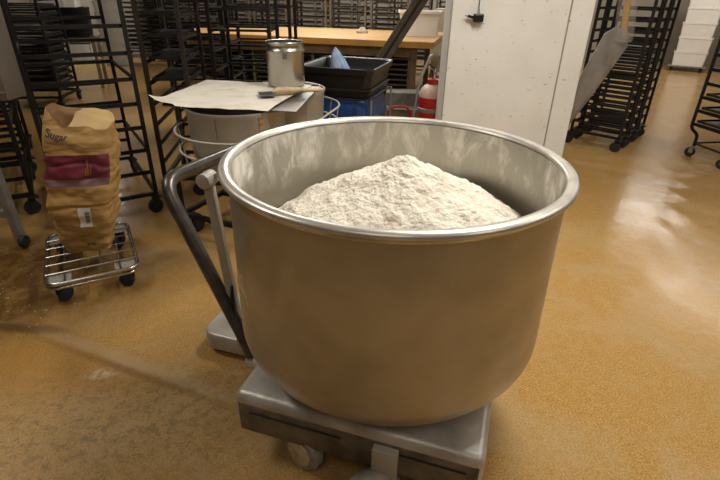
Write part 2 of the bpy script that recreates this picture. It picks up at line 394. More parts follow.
lamp(-.8, 6.6, 60, 'above the waste tub', .5)
lamp(-.6, 9.2, 85, 'above the wooden bench', .5)
lamp(-6.6, 11.2, 60, 'above the grey crate stack', .5)
lamp(2.6, 10.6, 70, 'by the rear wall', .5)
w = bpy.data.worlds.new('world'); sc.world = w; w.use_nodes = True
w.node_tree.nodes['Background'].inputs[0].default_value = (1, .93, .82, 1)
w.node_tree.nodes['Background'].inputs[1].default_value = .05

# ------------------------------------------------------------------ mixing bowl on its trolley
BC = (0.110, 1.510)
bt = thing('mixing_bowl_trolley', 'large stainless steel mixing bowl on a low wheeled chassis, holding flour', 'mixing bowl', (BC[0], BC[1], 0))
prof = []
ZT, ZB = 1.058, .305
outer = [(.534, ZT - .02), (.5345, .95), (.536, .80), (.539, .62), (.541, .50)]
for k in range(1, 15):
    a = PI / 2 * k / 14; outer.append((.541 - .271 + .271 * math.cos(a), .4948 - .1898 * math.sin(a)))
outer.append((.001, ZB))
inner = [(.526, ZT - .01)] + [(max(r - .010, .001), max(z, ZB + .012)) for r, z in outer[1:]]
mb = MB(); mb.lathe(outer, n=128); mb.cur = 1; mb.lathe(inner, n=128)
bowl = link('bowl', mb.mesh('bowl', ['bowl_out', 'bowl_in'], smooth=4, recalc=False), bt)
# flip outer so that normals face outwards
bm = bmesh.new(); bm.from_mesh(bowl.data)
bmesh.ops.reverse_faces(bm, faces=[f for f in bm.faces if f.material_index == 0]); bm.to_mesh(bowl.data); bm.free()
rp = []
for k in range(17):
    a = 2 * PI * k / 16; rp.append((.5430 + .0185 * math.cos(a), ZT - .002 + .0125 * math.sin(a)))
rp = [(.523, ZT - .006), (.527, ZT + .006)] + [(.543 + .018 * math.cos(a), ZT - .002 + .013 * math.sin(a)) for a in [PI * .72 - PI * 1.35 * k / 14 for k in range(15)]] + [(.534, ZT - .03)]
link('rim', MB().lathe(rp, n=128).mesh('rim', 'rim', smooth=4), bowl)

# chassis: u points away from the camera, v to the right
yaw = math.atan2(-.30, .954)
ch = link('chassis', None, bt, (0, 0, 0), (0, 0, yaw))
def boxm(name, mats, c, size, bevel, parent, seg=4):
    return link(name, MB().box(c, size).mesh(name, mats, smooth=.7, bevel=bevel, seg=seg), parent)
bt_rot = thing  # (unused alias kept out of the scene)
bpy.data.objects.remove(ch)
def V2(v, u, z):      # trolley frame -> bowl trolley local
    return Vector((v * .954 + u * .30, v * -.30 + u * .954, z))
def tbox(name, mats, v, u, z, size, bevel, parent, seg=4):
    c = V2(v, u, z); mbx = MB().box(c, size, V2(1, 0, 0), V2(0, 1, 0))
    return link(name, mbx.mesh(name, mats, smooth=.7, bevel=bevel, seg=seg), parent)
chassis = tbox('chassis', 'cast', 0.0, -.055, .216, (.86, .76, .172), .028, bt, 5)
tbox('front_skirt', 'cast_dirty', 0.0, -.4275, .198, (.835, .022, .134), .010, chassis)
tbox('groove', 'rubber', -.2, -.441, .232, (.34, .004, .006), .001, chassis)
tbox('groove', 'rubber', .27, -.441, .232, (.22, .004, .006), .001, chassis)
tbox('front_bracket', 'beige', .125, -.452, .185, (.085, .03, .14), .006, chassis)
# rear platform with rounded outer end carrying post and handle
mbp = MB()
plat = []
for k in range(9):
    a = PI + (PI / 2) * k / 8; plat.append((-.89 + .07 + .07 * math.cos(a), .0 + .07 + .07 * math.sin(a)))
plat += [(-.40, .0), (-.40, .66)]
for k in range(9):
    a = PI / 2 + (PI / 2) * k / 8; plat.append((-.89 + .07 + .07 * math.cos(a), .59 + .07 * math.sin(a)))
vs = [V2(v, u, z) for z in (.03, .12) for v, u in plat]; n = len(plat)
mbp.add(vs, [tuple(range(n - 1, -1, -1)), tuple(range(n, 2 * n))] + [(i, (i + 1) % n, n + (i + 1) % n, n + i) for i in range(n)])
platform = link('platform', mbp.mesh('platform', 'cast', smooth=.7, bevel=.012, seg=3), bt)
tbox('cross_arm', 'cast', -.40, .30, .16, (.22, .30, .10), .015, bt)
# casters of the trolley
def twheel(v, u, r, wd, ang, z=None, name='wheel', tyre='rubber'):
    mbw = MB(); mbw.lathe([(r * .35, -wd / 2), (r * .9, -wd / 2), (r, -wd * .3), (r, wd * .3), (r * .9, wd / 2), (r * .35, wd / 2)], n=28, axis='x', cap0=True, cap1=True)
    me = mbw.mesh('wheel', tyre, smooth=.6)
    c = V2(v, u, z or r)
    wh = link(name, me, bt, c, (0, 0, yaw + ang))
    hb = MB().lathe([(.001, -wd / 2 - .004), (r * .62, -wd / 2 - .004), (r * .62, wd / 2 + .004), (.001, wd / 2 + .004)], n=20, axis='x').mesh('hub', 'handle_wood', smooth=.6)
    link('hub', hb, wh)
    return wh
twheel(-.185, -.405, .082, .05, 1.25, tyre='guard')
twheel(.34, -.335, .088, .05, 1.2)
twheel(-.32, .25, .075, .05, .3)
twheel(.32, .25, .088, .05, .3)
# centre front guard over a wheel
gw = twheel(.105, -.40, .075, .05, .5)
gp = [(.001, .175)] + [(.082 * math.sin(a), .093 + .082 * math.cos(a)) for a in [PI / 2 * k / 8 for k in range(1, 9)]] + [(.084, .07)]
link('wheel_guard', MB().lathe(gp, c=V2(.105, -.478, -.018), n=28, sx=1.2, sy=.8).mesh('wheel_guard', 'guard', smooth=.9), chassis)
# pump handle tube
hp = [V2(-.585, -.06, .115), V2(-.60, -.055, .16), V2(-.985, .045, .835), V2(-.975, .74, .80), V2(-.60, .60, .16), V2(-.585, .60, .115)]
hpf = fillet_path(hp, .10, 8)
link('handle', MB().tube(hpf, .029, 14).mesh('handle', 'handle', smooth=1.0), bt)
link('handle_foot', MB().tube([V2(-.60, -.055, .085), V2(-.48, -.075, .085), V2(-.38, -.085, .10)], .034, 12).mesh('handle_foot', 'cast', smooth=1.0), bt)
# beige latch post with round head
post = link('latch_post', MB().beam(V2(-.668, .005, .10), V2(-.728, -.002, .885), .044, .036).mesh('latch_post', 'beige', bevel=.006), bt)
link('post_head', MB().tube([V2(-.728, -.045, .895), V2(-.728, -.038, .895), V2(-.728, .025, .895), V2(-.728, .032, .895)], [.018, .030, .030, .020], 16).mesh('post_head', 'cast', smooth=.8), post)
link('head_arm', MB().beam(V2(-.715, .01, .90), V2(-.556, .02, .985), .018, .018).mesh('head_arm', 'beige', bevel=.004), post)
link('release_lever', MB().tube([V2(-.665, -.026, .44), V2(-.668, -.034, .36), V2(-.655, -.034, .22)], [.006, .009, .005], 8).mesh('release_lever', 'rubber', smooth=1), post)
link('blue_mark', MB().box(V2(-.60, .10, .1215), (.018, .02, .003)).mesh('blue_mark', 'blue_wheel'), platform)

# flour heap ----------------------------------------------------------------------
def flour():
    nr, nt = 90, 200; vs = []; fs = []
    px, py = .149 - BC[0], 1.58 - BC[1]
    for i in range(nr + 1):
        for j in range(nt):
            r = .5245 * i / nr; a = 2 * PI * j / nt; x, y = r * math.cos(a), r * math.sin(a)
            d = math.hypot((x - px) * 1.0, (y - py) * 1.0)
            t = d / .46
            pass
            z = 1.058 - .535 * math.sqrt(d * d + .035 ** 2) - max(0, d - .38) * .15
            rock = noise.fractal(Vector((x * 9, y * 9, 3.1)), 1.0, 2.0, 5)
            lump = noise.noise(Vector((x * 26, y * 26, 8.0)))
            cr = noise.noise(Vector((x * 70, y * 70, 1.0)))
            edge = min(1, (nr - i) / 12 + .15)
            z += (.018 * rock + .010 * max(0, lump) + .0035 * cr) * edge
            vs.append((x, y, z))
    for i in range(nr):
        for j in range(nt):
            fs.append((i * nt + j, i * nt + (j + 1) % nt, (i + 1) * nt + (j + 1) % nt, (i + 1) * nt + j))
    m_ = MB().add(vs, fs); return m_.mesh('flour', 'flour', smooth=4, recalc=False)
fl = link('flour', flour(), None, (BC[0], BC[1], 0))
bm = bmesh.new(); bm.from_mesh(fl.data); bmesh.ops.remove_doubles(bm, verts=bm.verts, dist=1e-5); bmesh.ops.recalc_face_normals(bm, faces=bm.faces)
if sum(f.normal.z for f in bm.faces) < 0: bmesh.ops.reverse_faces(bm, faces=bm.faces)
bm.to_mesh(fl.data); bm.free()
tag(fl, 'heap of off white flour piled to a peak inside the steel bowl', 'flour', kind='stuff')

# ------------------------------------------------------------------ rack maker
_cache = {}
def cached(key, fn):
    if key not in _cache: _cache[key] = fn()
    return _cache[key]
def caster_part(parent, x, y, ztop, r, fm, rot=0.0):
    zt = ztop - r
    c = link('caster', cached(('cf', r, ztop, fm), lambda: MB().box((0, 0, ztop - .006), (.07, .07, .012)).box((-.022, .01, (ztop + r) / 2), (.006, .04, ztop - r + .01)).box((.022, .01, (ztop + r) / 2), (.006, .04, ztop - r + .01)).box((0, .01, ztop - .02), (.05, .04, .02)).mesh('caster', fm)), parent, (x, y, 0), (0, 0, rot))
    link('wheel', cached(('cw', r), lambda: MB().lathe([(r * .4, -.017), (r * .85, -.017), (r, -.011), (r, .011), (r * .85, .017), (r * .4, .017)], c=(0, .02, r), n=20, axis='x', cap0=True, cap1=True).mesh('wheel', 'rubber', smooth=.6)), c)
    return c
def rack(label, cx, cy, rz, w, d, h, z0, step, m='black_steel', cross=(), group='bakery trolley racks', tube=.03, cat='rack', front_bars=(), wheel_rot=.5, wv=1, name='trolley_rack', lip=.028):
    t = thing(name, label, cat, (cx, cy, 0), rz, group)
    zb = .15
    for x in (-1, 1):
        for y in (-1, 1):
            link('post', cached(('post', h, tube, m), lambda: MB().box((0, 0, (h + zb) / 2), (tube, tube, h - zb)).mesh('post', m)), t, (x * w / 2, y * d / 2, 0))
            caster_part(t, x * w / 2, y * d / 2, zb - tube / 2, .055, 'fork', wheel_rot + wv * (.7 * x - .4 * y))
    def frame(z, nm):
        f = MB()
        for x in (-1, 1): f.box((x * w / 2, 0, z), (tube, d, tube))
        for y in (-1, 1): f.box((0, y * d / 2, z), (w, tube, tube))
        link(nm, f.mesh(nm, m), t)
    frame(zb, 'bottom_frame'); frame(h, 'top_frame')
    k = 0; z = z0
    while z < h - .06:
        for x in (-1, 1):
            link('slide_rail', cached(('sl', d, m, lip), lambda: MB().box((0, 0, 0), (.006, d, .022)).box((0, 0, -.011), (lip, d, .005)).mesh('slide_rail', m)), t, (x * (w / 2 - .012), 0, z))
        if cross == 'all' or k in cross:
            link('cross_bar', cached(('cb', w, m), lambda: MB().box((0, 0, 0), (w, .018, .018)).mesh('cross_bar', m)), t, (0, d / 2, z))
        if front_bars == 'all' or k in front_bars:
            link('cross_bar', cached(('cb', w, m), lambda: MB().box((0, 0, 0), (w, .018, .018)).mesh('cross_bar', m)), t, (0, -d / 2, z))
        k += 1; z += step
    return t
def at_corner(corner, xdir, ydir, w, d, sx, sy):
    # rack centre from the position of the corner at (sx*w/2, sy*d/2)
    c = Vector(corner); return c - Vector(xdir) * (sx * w / 2) - Vector(ydir) * (sy * d / 2)

# left group of black racks; their slides run towards the lower left
A = Vector((-.545, .838)); P = Vector((-.838, -.545))
def lrack(label, near_right, w, d, **kw):
    # local x = A (width), local y = -P (slide direction, away to the right); near_right corner is at (-w/2, +d/2)
    rz = math.atan2(A.y, A.x); yd = Vector((-math.sin(rz), math.cos(rz)))
    c = Vector(near_right) + A * (w / 2) - yd * (d / 2) if yd.dot(P) < 0 else Vector(near_right) + A * (w / 2) + yd * (d / 2)
    return rack(label, c.x, c.y, rz, w, d, 1.85, **kw)
lrack('black steel trolley rack just behind the paper sugar bag, mostly empty', (-1.55, 3.37), 1.0, .62, tube=.026, z0=.32, step=.165, cross=(2, 5), front_bars=(1, 4, 8))
lrack('black steel rack just behind the grey metal machine', (-2.45, 3.30), .85, .55, z0=.28, step=.12, cross='all', front_bars=(0, 3, 6, 9))
lrack('black steel rack second behind the grey metal machine', (-3.02, 4.19), .85, .62, z0=.28, step=.12, cross='all', front_bars=(2, 5))
def load(r, w, d, zs, label, group, m='dark_tray'):
    mx = Matrix.Translation(r.location) @ Matrix.Rotation(r.rotation_euler.z, 4, 'Z')
    me = cached(('tray', w, d, m), lambda: MB().box((0, 0, .003), (w - .06, d - .03, .006)).box((0, -d / 2 + .018, .011), (w - .06, .006, .022)).box((0, d / 2 - .018, .011), (w - .06, .006, .022)).box((-w / 2 + .033, 0, .011), (.006, d - .03, .022)).box((w / 2 - .033, 0, .011), (.006, d - .03, .022)).mesh('baking_tray', m))
    for z in zs:
        o = link('baking_tray', me, None, mx @ Vector((0, 0, z + .0125)), (0, 0, r.rotation_euler.z)); tag(o, label, 'baking tray', group)
ra_ = rack('dark crowded rack far back at left, nearer the brown two tier stand', -4.66, 6.95, .14, .95, .62, 1.85, .24, .085, cross='all', front_bars=(0, 6, 12))
load(ra_, .95, .62, [.24 + .085 * k for k in range(18)], 'dark tray stacked in the crowded rack nearer the brown stand', 'dark trays far left')
rb_ = rack('dark crowded rack far back at the left edge of the picture', -5.75, 6.75, .14, .95, .62, 1.85, .24, .085, cross='all', front_bars=(0, 6, 12))
load(rb_, .95, .62, [.24 + .085 * k for k in range(18)], 'dark tray stacked in the crowded rack at the left edge', 'dark trays far left edge')
# racks behind the tubs
rc_ = rack('narrow brown black rack standing between sugar bag and covered tubs', -1.50, 4.05, .13, .28, .72, 1.85, .30, .15, m='brown_steel', cross='all', front_bars=(9,))
load(rc_, .28, .72, [.30 + .15 * k for k in range(4, 10)], 'dark tray in the narrow rack between sugar bag and tubs', 'dark trays in the narrow rack', m='black_steel')
rack('black rack directly behind the white paper sheet', -1.01, 4.42, 0.0, .48, .40, 1.85, .30, .155, cross='all', front_bars=(7, 6), wheel_rot=PI / 2, wv=0)
rack('black rack behind the tall steel pot and left of the black tub', -.98, 5.05, 0.0, .58, .40, 1.85, .30, .155, cross='all', front_bars=(7, 6, 4), wheel_rot=PI / 2, wv=0)
rd_ = rack('black rack holding dark trays in front of the left end of the bench', -1.82, 5.75, .14, .55, .6, 1.85, .30, .12, cross='all')
load(rd_, .55, .6, [.30 + .12 * k for k in range(3, 13)], 'dark tray in the rack before the left bench end', 'dark trays by the bench end', m='black_steel')
# right group of nested racks
rz = math.atan2(-.67, .74)
yd = Vector((-math.sin(rz), math.cos(rz))); xd = Vector((math.cos(rz), math.sin(rz)))
for i, lab in enumerate(('front rack of the nested black racks right of the white pillar', 'middle rack of the nested black racks right of the white pillar', 'rearmost rack of the nested black racks right of the white pillar')):
    c = Vector((2.79, 5.15)) + yd * (i * .335) - xd * .26 + yd * .125
    rack(lab, c.x, c.y, rz, .52, .245, 1.85, .26, .105, cross='all', front_bars='all', group='nested black racks', tube=.026, wheel_rot=PI / 2, wv=0)

# rack at the right edge with cranked legs
def edge_rack():
    t = thing('trolley_rack', 'black tubular rack with cranked legs standing alone at far right, pans inside', 'rack', (3.56, 4.84, 0), math.atan2(-.985, .17) + PI / 2, 'bakery trolley racks')
    # local x points right (away), local y points away from the camera
    def leg(y):
        return MB().tube(fillet_path([(-.08, y, 1.85), (-.08, y, .31), (.03, y, .24), (.03, y, .10)], .05, 4), .016, 8)
    for x0 in (0, .62):
        for y in (-.21, .21):
            o = link('post', leg(y).mesh('post', 'black_steel', smooth=1), t, (x0, 0, 0))
            if x0: o.scale = (-1, 1, 1)
            caster_part(t, x0 + (.03 if not x0 else -.03), y, .115, .05, 'galv', .5)
    for x0 in (.03, .59): link('side_bar', MB().tube([(x0, -.21, .145), (x0, .21, .145)], .011, 8).mesh('side_bar', 'black_steel'), t)
    for y in (-.21, .21): link('bottom_bar', MB().tube([(.03, y, .15), (.59, y, .15)], .011, 8).mesh('bottom_bar', 'black_steel'), t)
    link('top_frame', MB().tube([(-.08, -.21, 1.84), (-.08, .21, 1.84), (.70, .21, 1.84), (.70, -.21, 1.84)], .016, 8, closed=True).mesh('top_frame', 'black_steel'), t)
    z = .36; k = 0
    while z < 1.8:
        for x0 in (-.07, .69):
            link('slide_rail', cached('er', lambda: MB().box((0, 0, 0), (.03, .42, .03)).mesh('slide_rail', 'black_steel')), t, (x0, 0, z))
        z += .135; k += 1
    return t
er = edge_rack()
tray_me = MB().box((0, 0, .004), (.70, .40, .008)).box((-.35, 0, .012), (.006, .40, .024)).box((.35, 0, .012), (.006, .40, .024)).box((0, -.2, .012), (.70, .006, .024)).box((0, .2, .012), (.70, .006, .024)).mesh('baking_pan', 'dark_tray')
mwE = Matrix.Translation((3.56, 4.84, 0)) @ Matrix.Rotation(math.atan2(-.985, .17) + PI / 2, 4, 'Z')
for k, lab in ((0, 'dark baking pan lowest in the rack at far right'), (1, 'dark baking pan second from the bottom in the rack at far right'), (2, 'dark baking pan third from the bottom in the rack at far right')):
    p = link('baking_pan', tray_me, None, mwE @ Vector((.31, 0, .36 + .135 * k + .0155)), (0, 0, math.atan2(-.985, .17) + PI / 2))
    tag(p, lab, 'baking pan', 'pans in the far right rack')

# ------------------------------------------------------------------ grey machine at left edge
mc = thing('dough_machine', 'grey metal machine body on tubular legs at the left edge of the picture', 'machine', (-2.6, 2.78, 0))
link('body', MB().box((.08, 0, 1.33), (1.12, .17, .74)).mesh('body', 'machine', smooth=.7, bevel=.012), mc)
link('bottom_trim', MB().box((.08, -.087, 1.005), (1.10, .008, .012)).mesh('bottom_trim', 'galv'), mc)
for lx in (.37, -.5):
    g = link('leg', MB().beam((lx, 0, .06), (lx - .03, 0, .965), .05).mesh('leg', 'galv', bevel=.005), mc)
    link('foot', MB().lathe([(.001, .045), (.03, .045), (.03, .07), (.001, .07)], c=(lx, 0, 0), n=16).mesh('foot', 'galv'), g)
    link('wheel', MB().lathe([(.01, -.016), (.038, -.016), (.045, 0), (.038, .016), (.01, .016)], c=(lx + .03, -.02, .045), n=18, axis='x', cap0=True, cap1=True).mesh('wheel', 'rubber', smooth=.6), g)
link('side_rail', MB().beam((-.5, 0, .235), (.365, 0, .235), .045).mesh('side_rail', 'galv', bevel=.004), mc)

# ------------------------------------------------------------------ wire dolly and sugar bag
dx, dy = Vector((.871, .491)), Vector((-.491, .871))
DC = Vector((-1.60, 2.485)); drz = math.atan2(.491, .871)
DW, DL, DZ = .455, .65, .152
dl = thing('wire_dolly', 'chromed wire dolly on blue wheels carrying the sugar bag', 'dolly', (DC.x, DC.y, 0), drz)
rr = []
for cx_, cy_, a0 in ((DW / 2, DL / 2, 0), (-DW / 2, DL / 2, PI / 2), (-DW / 2, -DL / 2, PI), (DW / 2, -DL / 2, 1.5 * PI)):
    sx_, sy_ = (1 if cx_ > 0 else -1), (1 if cy_ > 0 else -1)
    rr += arc((cx_ - sx_ * .06, cy_ - sy_ * .06, 0), .06, a0, a0 + PI / 2, 6)
fr = link('rim_frame', MB().tube([(p.x, p.y, DZ - .012) for p in rr], .011, 8, closed=True).tube([(p.x * .985, p.y * .99, DZ - .04) for p in rr], .008, 8, closed=True).mesh('rim_frame', 'chrome', smooth=1), dl)
for k in range(1, 5):
    link('long_wire', MB().tube([(-DW / 2 + DW * k / 5, -DL / 2, DZ - .008), (-DW / 2 + DW * k / 5, DL / 2, DZ - .008)], .005, 6).mesh('long_wire', 'chrome', smooth=1), dl)
for k in range(1, 6):
    link('cross_wire', MB().tube([(-DW / 2, -DL / 2 + DL * k / 6, DZ - .004), (DW / 2, -DL / 2 + DL * k / 6, DZ - .004)], .005, 6).mesh('cross_wire', 'chrome', smooth=1), dl)
for sx_ in (-1, 1):
    for sy_ in (-1, 1):
        pd = link('corner_plate', MB().box((sx_ * (DW / 2 - .065), sy_ * (DL / 2 - .065), DZ - .022), (.11, .11, .008)).mesh('corner_plate', 'floor_dolly_pad', bevel=.003), dl)
        cst = link('caster', MB().box((0, 0, .115), (.05, .05, .02)).box((-.022, 0, .08), (.005, .035, .07)).box((.022, 0, .08), (.005, .035, .07)).mesh('caster', 'blue_wheel'), dl, (sx_ * (DW / 2 - .055), sy_ * (DL / 2 - .055), 0), (0, 0, .6 + 1.1 * sx_ + .5 * sy_))
        link('wheel', MB().lathe([(.012, -.013), (.037, -.013), (.042, -.008), (.042, .008), (.037, .013), (.012, .013)], c=(0, .02, .042), n=20, axis='x', cap0=True, cap1=True).mesh('wheel', 'blue_wheel', smooth=.6), cst)

# sugar bag
BY = math.radians(10)
bagx, bagy = Vector((math.cos(BY), math.sin(BY), 0)), Vector((-math.sin(BY), math.cos(BY), 0))
BH = .775
def lerp_tab(t, tab):
    for (a, va), (b, vb) in zip(tab, tab[1:]):
        if t <= b:
            k = (t - a) / (b - a); k = k * k * (3 - 2 * k) * .5 + k * .5; return va + (vb - va) * k
    return tab[-1][1]
def bag_section(t):
    a = lerp_tab(t, [(0, .118), (.08, .135), (.35, .165), (.65, .178), (.85, .170), (1, .152)])
    b = lerp_tab(t, [(0, .075), (.08, .10), (.35, .135), (.65, .135), (.85, .115), (1, .085)])
    cx = lerp_tab(t, [(0, -.01), (.35, .02), (.7, .07), (1, .115)])
    return a, b, cx
def bag_pt(th, t, off=0.0):
    a, b, cx = bag_section(t)
    e = .42 if t < .7 else .42 - .12 * (t - .7) / .3
    c, s = math.cos(th), math.sin(th)
    x = math.copysign(abs(c) ** e, c) * (a + off); y = math.copysign(abs(s) ** e, s) * (b + off)
    # wrinkles
    wr = noise.noise(Vector((x * 7, y * 7, t * 6.0))) * .013 + noise.noise(Vector((x * 5 + 9, y * 5, t * 16.0))) * .007 - .019 * max(0, .25 - abs(noise.noise(Vector((x * 3.5, y * 3.5 + 4, t * 9.0))))) * 2 + .007 * noise.noise(Vector((x * 20, y * 20, t * 22)))
    wr *= 1 - .92 * max(0, min(1, 1.7 * (1 - abs(t - .88) / .13))) if s < 0 else 1
    l = math.hypot(x, y) or 1
    x += x / l * wr; y += y / l * wr
    z = t * BH
    if t > .8:
        k = (t - .8) / .2
        left = max(0, min(1, (-c * .9 + .15)))
        z += k * (.055 * left - .015 * max(0, c) + (.035 * s - .02) * (1 - left))
    return Vector((0, 0, 0)) + bagx * (cx + x) + bagy * (y) + Vector((0, 0, z))
def front_pt(u, t, off=.0):
    # u in -1..1 across the front face
    a, b, cx = bag_section(t); e = .42 if t < .7 else .42 - .12 * (t - .7) / .3
    c = math.copysign(abs(u) ** (1 / e), u); th = -math.acos(max(-1, min(1, c)))
    return bag_pt(th, t, off)
quad_ = sorted({round(math.acos((k / 48) ** (1 / .42)), 6) for k in range(0, 46)} | {round(math.asin((k / 32) ** (1 / .42)), 6) for k in range(0, 31)})
half_ = quad_ + [PI - q for q in reversed(quad_[:-1])]
THS = half_[:-1] + [PI + q for q in half_[:-1]]
nth, ntt = len(THS), 150
bag = MB(); vs = []
for i in range(ntt + 1):
    for j in range(nth): vs.append(bag_pt(THS[j], i / ntt))
fs = []; mi = []
for i in range(ntt):
    for j in range(nth):
        th = (THS[j] + (THS[j + 1] if j + 1 < nth else 2 * PI)) / 2; t = (i + .5) / ntt; c, s = math.cos(th), math.sin(th)
        u = math.copysign(abs(c) ** .42, c)
        m_ = 0
        if (s < 0 and u < .93) and .60 <= t < .765: m_ = 1
        if (s < 0 and u < .93) and .548 <= t < .60: m_ = 2
        fs.append((i * nth + j, i * nth + (j + 1) % nth, (i + 1) * nth + (j + 1) % nth, (i + 1) * nth + j)); mi.append(m_)
bag.add(vs, fs); bag.mi = mi
k0 = len(bag.v); base = bag.v[ntt * nth:(ntt + 1) * nth]
cen = sum((Vector(p) for p in base), Vector()) / nth
# top: folded flat at the right, torn open at the left
ns = 14
for i in range(1, ns + 1):
    s_ = 1 - i / ns
    for j in range(nth):
        p = Vector(base[j]); q = cen + (p - cen) * s_
        lx = (q - cen).dot(bagx)
        open_ = max(0, min(1, (-.022 - lx + .25 * ((q - cen).dot(bagy))) / .03))
        k = 1 - s_
        z = p.z * s_ + (cen.z + .012) * k
        zo = p.z - .16 * min(1, k * 6) * open_ if k * 1 < 2 else z
        z = z * (1 - open_) + (p.z * (1 - min(1, k * 1.5)) + cen.z * min(1, k * 1.5) - .13 * min(1, k * 5)) * open_
        z += .008 * noise.noise(Vector((q.x * 14, q.y * 14, 2)))
        bag.v.append((q.x, q.y, z))
for i in range(ns):
    r0 = (ntt * nth) if i == 0 else k0 + (i - 1) * nth; r1 = k0 + i * nth
    for j in range(nth):
        p = Vector(bag.v[r1 + j]); lx = (p - cen).dot(bagx)
        bag.f.append((r0 + j, r0 + (j + 1) % nth, r1 + (j + 1) % nth, r1 + j)); bag.mi.append(3 if lx - .25 * ((p - cen).dot(bagy)) > -.035 else 4)
bag.f.append(tuple(range(nth - 1, -1, -1))); bag.mi.append(0)
sb = link('sugar_bag', bag.mesh('sugar_bag', ['kraft', 'maroon', 'lavender', 'kraft_fold', 'kraft_in'], smooth=4), None, (-1.60, 2.52, DZ + .003))
tag(sb, 'brown kraft paper sugar bag with a maroon band, torn open on the wire dolly', 'sugar bag')
def wrapped(name, m, cells, parent, off=.004):
    g = MB()
    for (u0, u1, t0, t1) in cells:
        nu, ntv = max(1, int((u1 - u0) * 24)), max(1, int((t1 - t0) * 60))
        vs = [front_pt(u0 + (u1 - u0) * i / nu, t0 + (t1 - t0) * j / ntv, off) for j in range(ntv + 1) for i in range(nu + 1)]
        fs = [(j * (nu + 1) + i, j * (nu + 1) + i + 1, (j + 1) * (nu + 1) + i + 1, (j + 1) * (nu + 1) + i) for j in range(ntv) for i in range(nu)]
        g.add(vs, fs)
    return link(name, g.mesh(name, m, smooth=4), parent)
def wrapped_text(name, body, u0, t0, size, m, parent, bold=0.0, slant=0.0, xs=1.0):
    fc = bpy.data.curves.new(name, 'FONT'); fc.body = body; fc.size = 1.0; fc.offset = bold; fc.shear = slant; fc.resolution_u = 3
    fo = bpy.data.objects.new(name, fc); COL.objects.link(fo)
    dg = bpy.context.evaluated_depsgraph_get(); me = bpy.data.meshes.new_from_object(fo.evaluated_get(dg))
    bpy.data.objects.remove(fo); bpy.data.curves.remove(fc)
    me.transform(Matrix.Scale(size, 4))
    bm = bmesh.new(); bm.from_mesh(me); bmesh.ops.triangulate(bm, faces=bm.faces)
    for _ in range(4):
        le = [e for e in bm.edges if e.calc_length() > .006]
        if not le: break
        bmesh.ops.subdivide_edges(bm, edges=le, cuts=1); bmesh.ops.triangulate(bm, faces=bm.faces)
    bm.to_mesh(me); bm.free()
    for v in me.vertices:
        u = u0 + v.co.x * xs / .165; t = t0 + v.co.y / BH
        v.co = front_pt(max(-.99, min(.99, u)), t, .0055)
    me.materials.clear(); me.materials.append(M[m])
    return link(name, me, parent)
wrapped_text('brand_text', 'Sugar', -.83, .888, .056, 'ink', sb, .012, xs=.78)
wrapped_text('subtitle_text', 'Granulated Sugar', -.83, .850, .020, 'ink', sb)
wrapped('band_script', 'gold_ink', [(-.86, -.84, .70, .725), (-.83, -.80, .71, .717), (-.80, -.785, .695, .72), (-.77, -.74, .70, .707), (-.74, -.725, .70, .722), (-.71, -.67, .708, .714)], sb)
wrapped('band_emblem', 'gold_ink', [(.34, .38, .63, .735), (.42, .45, .62, .69), (.28, .31, .63, .68)], sb)
lbl = wrapped('sticker', 'label_white', [(.02, .42, .235, .39)], sb)
g = [(.08 + .10, .33, .235, .24), (.18, .33, .25, .262), (.18, .33, .27, .277), (.18, .33, .285, .298)]
wrapped('barcode', 'ink', [(.22, .37, .262 + .011 * k, .262 + .011 * k + (.007 if k % 2 else .004)) for k in range(9)], lbl, .0065)
wrapped_text('weight_text', '25 kg', .12, .065, .024, 'ink', sb, .012)

# ------------------------------------------------------------------ covered tubs on a black frame
ts = thing('tub_frame', 'low black wheeled frame under the two covered grey tubs', 'frame', (-.70, 3.25, 0), -.40)
fw, fd = .78, .86
for z in (.15, .44):
    f = MB()
    for x in (-1, 1): f.box((x * fw / 2, 0, z), (.03, fd, .03))
    for y in (-1, 0, 1): f.box((0, y * fd / 2, z), (fw, .03, .03))
    link('frame_ring', f.mesh('frame_ring', 'black_steel'), ts)
for x in (-1, 1):
    for y in (-1, 1):
        link('upright', MB().box((x * fw / 2, y * fd / 2, .295), (.03, .03, .30)).mesh('upright', 'black_steel'), ts)
        caster_part(ts, x * (fw / 2 - .05), y * (fd / 2 - .05), .135, .055, 'fork', .8 + x)
T1, T2 = (-.835, 3.205), (-.600, 3.815)
for (x, y), lab, ra in ((T1, 'nearer grey steel tub with rust spot, under the white paper sheet', .318), (T2, 'farther grey steel tub partly hidden behind the pot and scraper', .300)):
    t = thing('steel_tub', lab, 'tub', (x, y, .456), 0, 'grey steel tubs')
    H_ = .862 - .456
    link('tub_wall', MB().lathe([(.001, 0), (ra - .05, 0), (ra - .02, .02), (ra - .008, H_ * .5), (ra, H_ - .03), (ra + .010, H_ - .012), (ra + .006, H_), (ra - .006, H_ - .004), (ra - .012, H_ - .03), (ra - .05, .03), (.001, .02)], n=64).mesh('tub_wall', 'tub', smooth=.9), t)
    for a in (-1.75, -.9):
        link('weld_seam', MB().tube([((ra - .010) * math.cos(a), (ra - .010) * math.sin(a), H_ * .5), ((ra + .001) * math.cos(a), (ra + .001) * math.sin(a), H_ - .03)], .0025, 6).mesh('weld_seam', 'tray'), t)
    if y < 3.4:
        a = -.85
        link('rust_spot', MB().lathe([(.001, .003), (.015, .002), (.02, 0)], n=14).mesh('rust_spot', 'wood_edge', smooth=2), t, ((ra + .000) * math.cos(a), (ra + .000) * math.sin(a), H_ - .06), (0, PI / 2, a))
